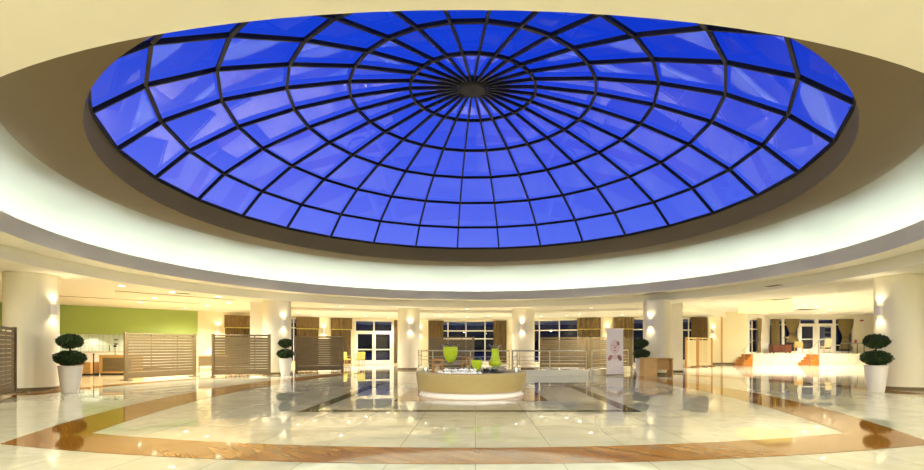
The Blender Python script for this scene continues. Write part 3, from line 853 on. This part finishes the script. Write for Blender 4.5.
t = thing('grey_box', 'grey metal box standing on the low light wood cabinet', 'appliance', (-16.55,20.0,.561), .12)
MB().bbox(-.16,.16,-.14,.14,0,.2,.02).build('housing', M['grey'], t); MB().bbox(-.12,.06,-.146,-.139,.04,.16,.004).build('front_plate', M['steel'], t)
t = thing('barrier_post', 'thin black post with a square foot between low cabinet and buffet counter', 'post', (-15.55,19.55,0))
MB().bbox(-.09,.09,-.09,.09,0,.02,.004).build('foot', M['black'], t); MB().tube([(0,0,.02),(0,0,.86)], .022, 10).build('pole', M['black'], t); MB().ellipsoid((0,0,.88), .035,.035,.035,10,7).build('cap', M['black'], t)
t = thing('heat_lamp', 'black heat lamp on a stem standing on the wooden buffet counter', 'lamp', (-15.35,20.45,.861))
MB().lathe([(.001,0),(.06,0),(.06,.012),(.001,.015)], 16).build('base', M['black'], t); MB().tube([(0,0,.01),(0,0,.36)], .01, 8).build('stem', M['black'], t); MB().lathe([(.02,.40),(.07,.32),(.065,.32),(.015,.385)], 16, smooth=True).build('shade', M['black'], t)
t = thing('sneeze_guard', 'glass shelf on black brackets above the long white counter', 'glass shelf', mg @ Vector((4.2,-.1,.951)), math.atan2(5.5,6.0))
MB().bbox(-2.2,2.2,-.2,.15,.3,.31,.002).build('glass_shelf', M['clear'], t)
for s in (-2.1,0,2.1): MB().tube([(s,0,0),(s,0,.3)], .014, 8).build('bracket', M['black'], t)
for i, (sx, lab) in enumerate(((4.55,'upper small grey wall socket on the white tiles'),(4.55,'lower small grey wall socket on the white tiles'))):
    p = mg @ Vector((sx,.79,1.55-.22*i)); t = thing('wall_socket', lab, 'socket', p, math.atan2(5.5,6.0), 'sockets on the white tiles')
    MB().bbox(-.08,.08,-.02,.008,-.04,.04,.005).build('plate', M['grey'], t); MB().bbox(-.03,.03,-.025,-.019,-.02,.02,.003).build('insert', M['black'], t)
t = thing('sideboard', 'wooden sideboard in the gap between first and second tan screens', 'sideboard', (-12.35,22.6,0), .5)
MB().bbox(-.6,.6,-.25,.25,.3,.74,.008).build('body', M['screen'], t); MB().bbox(-.62,.62,-.27,.27,.74,.78,.006).build('top', M['oak'], t)
MB().bbox(-.6,.6,-.25,.25,.08,.12,.004).build('shelf', M['oak'], t)
for s in (-1,1):
    for q in (-1,1): MB().bbox(s*.6-s*.05,s*.6,q*.25-q*.05,q*.25,0,.3,.004).build('leg', M['screen'], t)
t = thing('white_serving_box', 'white sloping lidded box on the wooden sideboard', 'box', (-12.4,22.5,.781), .5)
b = MB(); b.prism([(-.26,0),(.30,0),(.24,.34),(-.12,.34)], -.16, .16, Matrix(((1,0,0,0),(0,0,1,0),(0,1,0,0),(0,0,0,1)))); b.build('lid', M['pot'], t)
MB().bbox(-.3,.34,-.18,.18,-.001,.03,.004).build('tray', M['grey'], t)
t = thing('green_bottle', 'small green bottle on the wooden sideboard behind the white box', 'bottle', (-12.05,22.8,.781))
MB().lathe([(.001,0),(.04,0),(.04,.3),(.015,.38),(.015,.45),(.001,.45)], 14).build('body', M['lime'], t); MB().lathe([(.017,.43),(.017,.47),(.001,.47)], 12).build('cap', M['white'], t)

# ---- stage, steps and furniture at right
st = MB()
poly = [(18.0,31.95),(31,31.95),(31,34.98),(21.35,34.98)]
st.prism(poly, 0, .73)
st.box(17.4, 31, 31.55, 31.95, 0, .49); st.box(17.0, 31, 31.15, 31.55, 0, .245)
struct('floor_stage', st, M['pale'])
def flight(x, y, lab, lab2):
    t = thing('wooden_steps', lab, 'stairs', (x,y,0), 0, 'orange wooden step flights')
    for i in range(4):
        MB().bbox(i*.165, .66, 0, 1.0, i*.18+.001, (i+1)*.18-.03, .004).build('riser', M['orange'], t)
        MB().bbox(i*.165-.02, .66, -.02, 1.02, (i+1)*.18-.03, (i+1)*.18, .006).build('tread', M['orange'], t)
    r = thing('stair_handrail', lab2, 'handrail', (x,y,0), 0, 'steel handrails by the wooden steps')
    for q, z0 in ((.08,.18),(.56,.72)): MB().tube([(q,-.06,0),(q,-.06,z0+.85)], .022, 10).build('post', M['steel'], r)
    MB().tube([(-.12,-.06,.87),(.08,-.06,1.03),(.56,-.06,1.57),(.7,-.06,1.57)], .024, 10).build('rail', M['steel'], r)
flight(16.68,30.0,'orange wooden steps at the left end of the white stage','steel handrail along the left orange steps')
flight(20.85,30.0,'orange wooden steps in front of the glazed stage door','steel handrail along the steps in front of the glazed stage door')
t = thing('red_sideboard', 'low red brown wooden sideboard at the left of the stage', 'sideboard', (21.75,33.9,.731), .1)
MB().bbox(-.95,.45,-.22,.22,.06,.58,.01).build('body', M['redwood'], t); MB().bbox(-.97,.47,-.24,.24,.58,.61,.006).build('top', M['redwood'], t)
for i in range(3): MB().bbox(-.93+i*.46,-.49+i*.46,-.232,-.218,.1,.54,.006).build('door', M['redwood'], t)
for s in (-1,1):
    MB().bbox(s*.6-.3,s*.6-.24,-.2,-.14,0,.06,.003).build('leg', M['black'], t)
    MB().bbox(s*.6-.3,s*.6-.24,.14,.2,0,.06,.003).build('leg', M['black'], t)
t = thing('table_lamp', 'small lamp on a thin stem, on the red sideboard', 'lamp', (21.95,33.92,1.342))
MB().lathe([(.001,0),(.08,0),(.08,.015),(.012,.03),(.012,.5),(.001,.5)], 14).build('stand', M['black'], t); MB().lathe([(.16,.45),(.12,.56)], 16, smooth=True).build('shade', M['screen'], t)
chair('brown wooden armchair right of the red sideboard on the stage', (22.95,34.1,.731), 2.6, 'oak', .8)
chair('beige high-backed chair at the stage edge before the open door', (23.75,32.7,.731), PI+.2, 'beigefab', 1.0)
t = thing('stage_table', 'dark table in front of the right stage window', 'table', (26.9,34.2,.731))
MB().bbox(-.6,.6,-.35,.35,.68,.72,.006).build('table_top', M['grey'], t)
for s in (-1,1):
    for q in (-1,1): MB().tube([(s*.55,q*.3,.68),(s*.55,q*.3,0)], .02, 8).build('leg', M['black'], t)
t = thing('red_vase', 'small red vase on the dark stage table', 'vase', (27.0,34.1,1.452))
MB().lathe([(.001,0),(.06,0),(.1,.1),(.05,.2),(.06,.24)], 16, smooth=True).build('body', M['red'], t)
MB().lathe([(.045,.205),(.062,.24),(.05,.24)], 16).build('lip', M['red'], t)
t = thing('white_rack', 'white shelf rack outside behind the right stage door', 'rack', (26.6,36.2,-.3))
for s in (-1,1): MB().bbox(s*.4-.03,s*.4+.03,-.2,.2,0,3.0,.005).build('upright', M['white'], t)
for z in (.4,1.2,1.65,2.1,2.5,2.9): MB().bbox(-.4,.4,-.2,.2,z,z+.12,.005).build('shelf', M['white'], t)
# fire alarm on the pillar edge
t = thing('fire_alarm', 'small red fire alarm up on the white stage wall', 'alarm', m9 @ Vector((6.75,-.001,3.1)))
MB().bbox(-.12,.12,-.05,0,-.05,.05,.01).build('housing', M['red'], t); MB().lathe([(.001,-.08),(.04,-.08),(.05,-.05)], 14).build('sounder', M['white'], t)

# square fabric ceiling lamp
cl = thing('fabric_ceiling_lamp', 'large square glowing yellow fabric ceiling lamp at right', 'ceiling lamp', (14.2,23.55,3.5), D(17))
MB().bbox(-.8,.8,-.85,.85,-.62,-.14,.02).build('shade', M['shade'], cl)
MB().bbox(-.82,.82,-.87,.87,-.14,-.12,.004).build('top_frame', M['white'], cl)
for s in (-.6,.6): MB().tube([(s,0,-.13),(s,0,0)], .008, 8).build('cable', M['steel'], cl)
MB().lathe([(.001,-.03),(.07,-.03),(.07,0)], 18).build('rosette', M['steel'], cl)
for s in (0,):
    spot((14.2,23.55,2.7), 300, (1,.88,.66), 170, 1, rad=.5)

# ceiling vents
def vent(x, y, z, lx, ly, rz, lab, mat='grey'):
    t = thing('ceiling_vent', lab, 'vent', (x,y,z), rz, 'vents in the ceiling')
    f_ = MB(); e = min(.03, ly*.3)
    f_.box(-lx/2,lx/2,-ly/2,-ly/2+e,-.012,0).box(-lx/2,lx/2,ly/2-e,ly/2,-.012,0).box(-lx/2,-lx/2+e,-ly/2+e,ly/2-e,-.012,0).box(lx/2-e,lx/2,-ly/2+e,ly/2-e,-.012,0)
    f_.build('frame', M[mat], t)
    s_ = MB(); n = max(1, int((ly-2*e)/.05))
    for i in range(n): yy = -ly/2+e+(ly-2*e)*(i+.5)/n; s_.box(-lx/2+e,lx/2-e,yy-.008,yy+.008,-.008,-.002)
    s_.build('slats', M[mat], t); MB().box(-lx/2+e,lx/2-e,-ly/2+e,ly/2-e,-.0015,-.0005).build('backing', M['black'], t)
vent(-11.5,18.7,ZC,4.2,.10,D(52),'long thin ceiling slot among the downlights at left','curb')
vent(-14.6,20.3,ZC,5.2,.10,D(43),'long thin ceiling slot before the green wall','curb')
vent(-10.9,17.9,ZC,.45,.22,D(52),'small square ceiling grille among the downlights at left','curb')
vent(9.7,15.6,ZC,.5,.22,D(-75),'small square ceiling grille near the far right column','curb')
vent(14.0,18.6,3.5,4.5,.08,D(-20),'long thin ceiling slot at right before the stage','curb')
vent(20.6,29.9,3.5,1.1,.7,0,'dark square ceiling vent above the stage steps','curb')

# ---- world: dusk sky
w = bpy.data.worlds.new('dusk'); sc.world = w; w.use_nodes = True
t = w.node_tree; t.nodes.clear()
def nn(k): return t.nodes.new('ShaderNode'+k)
out = nn('OutputWorld'); bg = nn('Background'); tc = nn('TexCoord'); sx = nn('SeparateXYZ'); rp = nn('ValToRGB')
t.links.new(tc.outputs['Generated'], sx.inputs[0]); t.links.new(sx.outputs['Z'], rp.inputs[0])
e = rp.color_ramp.elements
stops = [(0,(.004,.005,.012,1)),(.07,(.008,.012,.05,1)),(.13,(.05,.08,.45,1)),(.20,(.15,.195,.90,1)),(.36,(.07,.12,.86,1)),(.50,(.014,.065,.76,1)),(.62,(.004,.055,.66,1)),(.74,(.002,.02,.25,1)),(1,(.001,.01,.12,1))]
_old = [(0,(.004,.005,.012,1)),(.07,(.008,.012,.05,1)),(.13,(.05,.075,.45,1)),(.20,(.085,.12,.80,1)),(.36,(.045,.08,.80,1)),(.50,(.02,.055,.72,1)),(.62,(.006,.05,.62,1)),(1,(.004,.035,.5,1))]
while len(e) < len(stops): e.new(.5)
for q, (p, c_) in zip(e, stops): q.position = p; q.color = c_
# the sky is a little deeper towards the right
hs = nn('Mix'); hs.data_type = 'RGBA'; hs.blend_type = 'MULTIPLY'
mr = nn('MapRange'); mr.inputs[1].default_value = -.7; mr.inputs[2].default_value = .7; mr.inputs[3].default_value = 0; mr.inputs[4].default_value = 1
t.links.new(sx.outputs['X'], mr.inputs[0]); t.links.new(mr.outputs[0], hs.inputs[0])
t.links.new(rp.outputs[0], hs.inputs[6]); hs.inputs[7].default_value = (.25,.55,.85,1)
t.links.new(hs.outputs[2], bg.inputs[0]); bg.inputs[1].default_value = 1.0
t.links.new(bg.outputs[0], out.inputs[0])

# ---- camera: level, wide, with the picture shifted up
cd = bpy.data.cameras.new('camera'); cam = bpy.data.objects.new('camera', cd); COL.objects.link(cam)
cam.location = (0,0,1.2); cam.rotation_euler = (PI/2,0,0)
cd.sensor_fit = 'HORIZONTAL'; cd.sensor_width = 36; cd.lens = 480/924*36
cd.shift_x = -13.4/924; cd.shift_y = 111.5/924
cd.clip_end = 300
sc.camera = cam
vs = sc.view_settings
vs.view_transform = 'Standard'; vs.look = 'None'; vs.exposure = 0.16; vs.gamma = 1.0; vs.use_curve_mapping = False
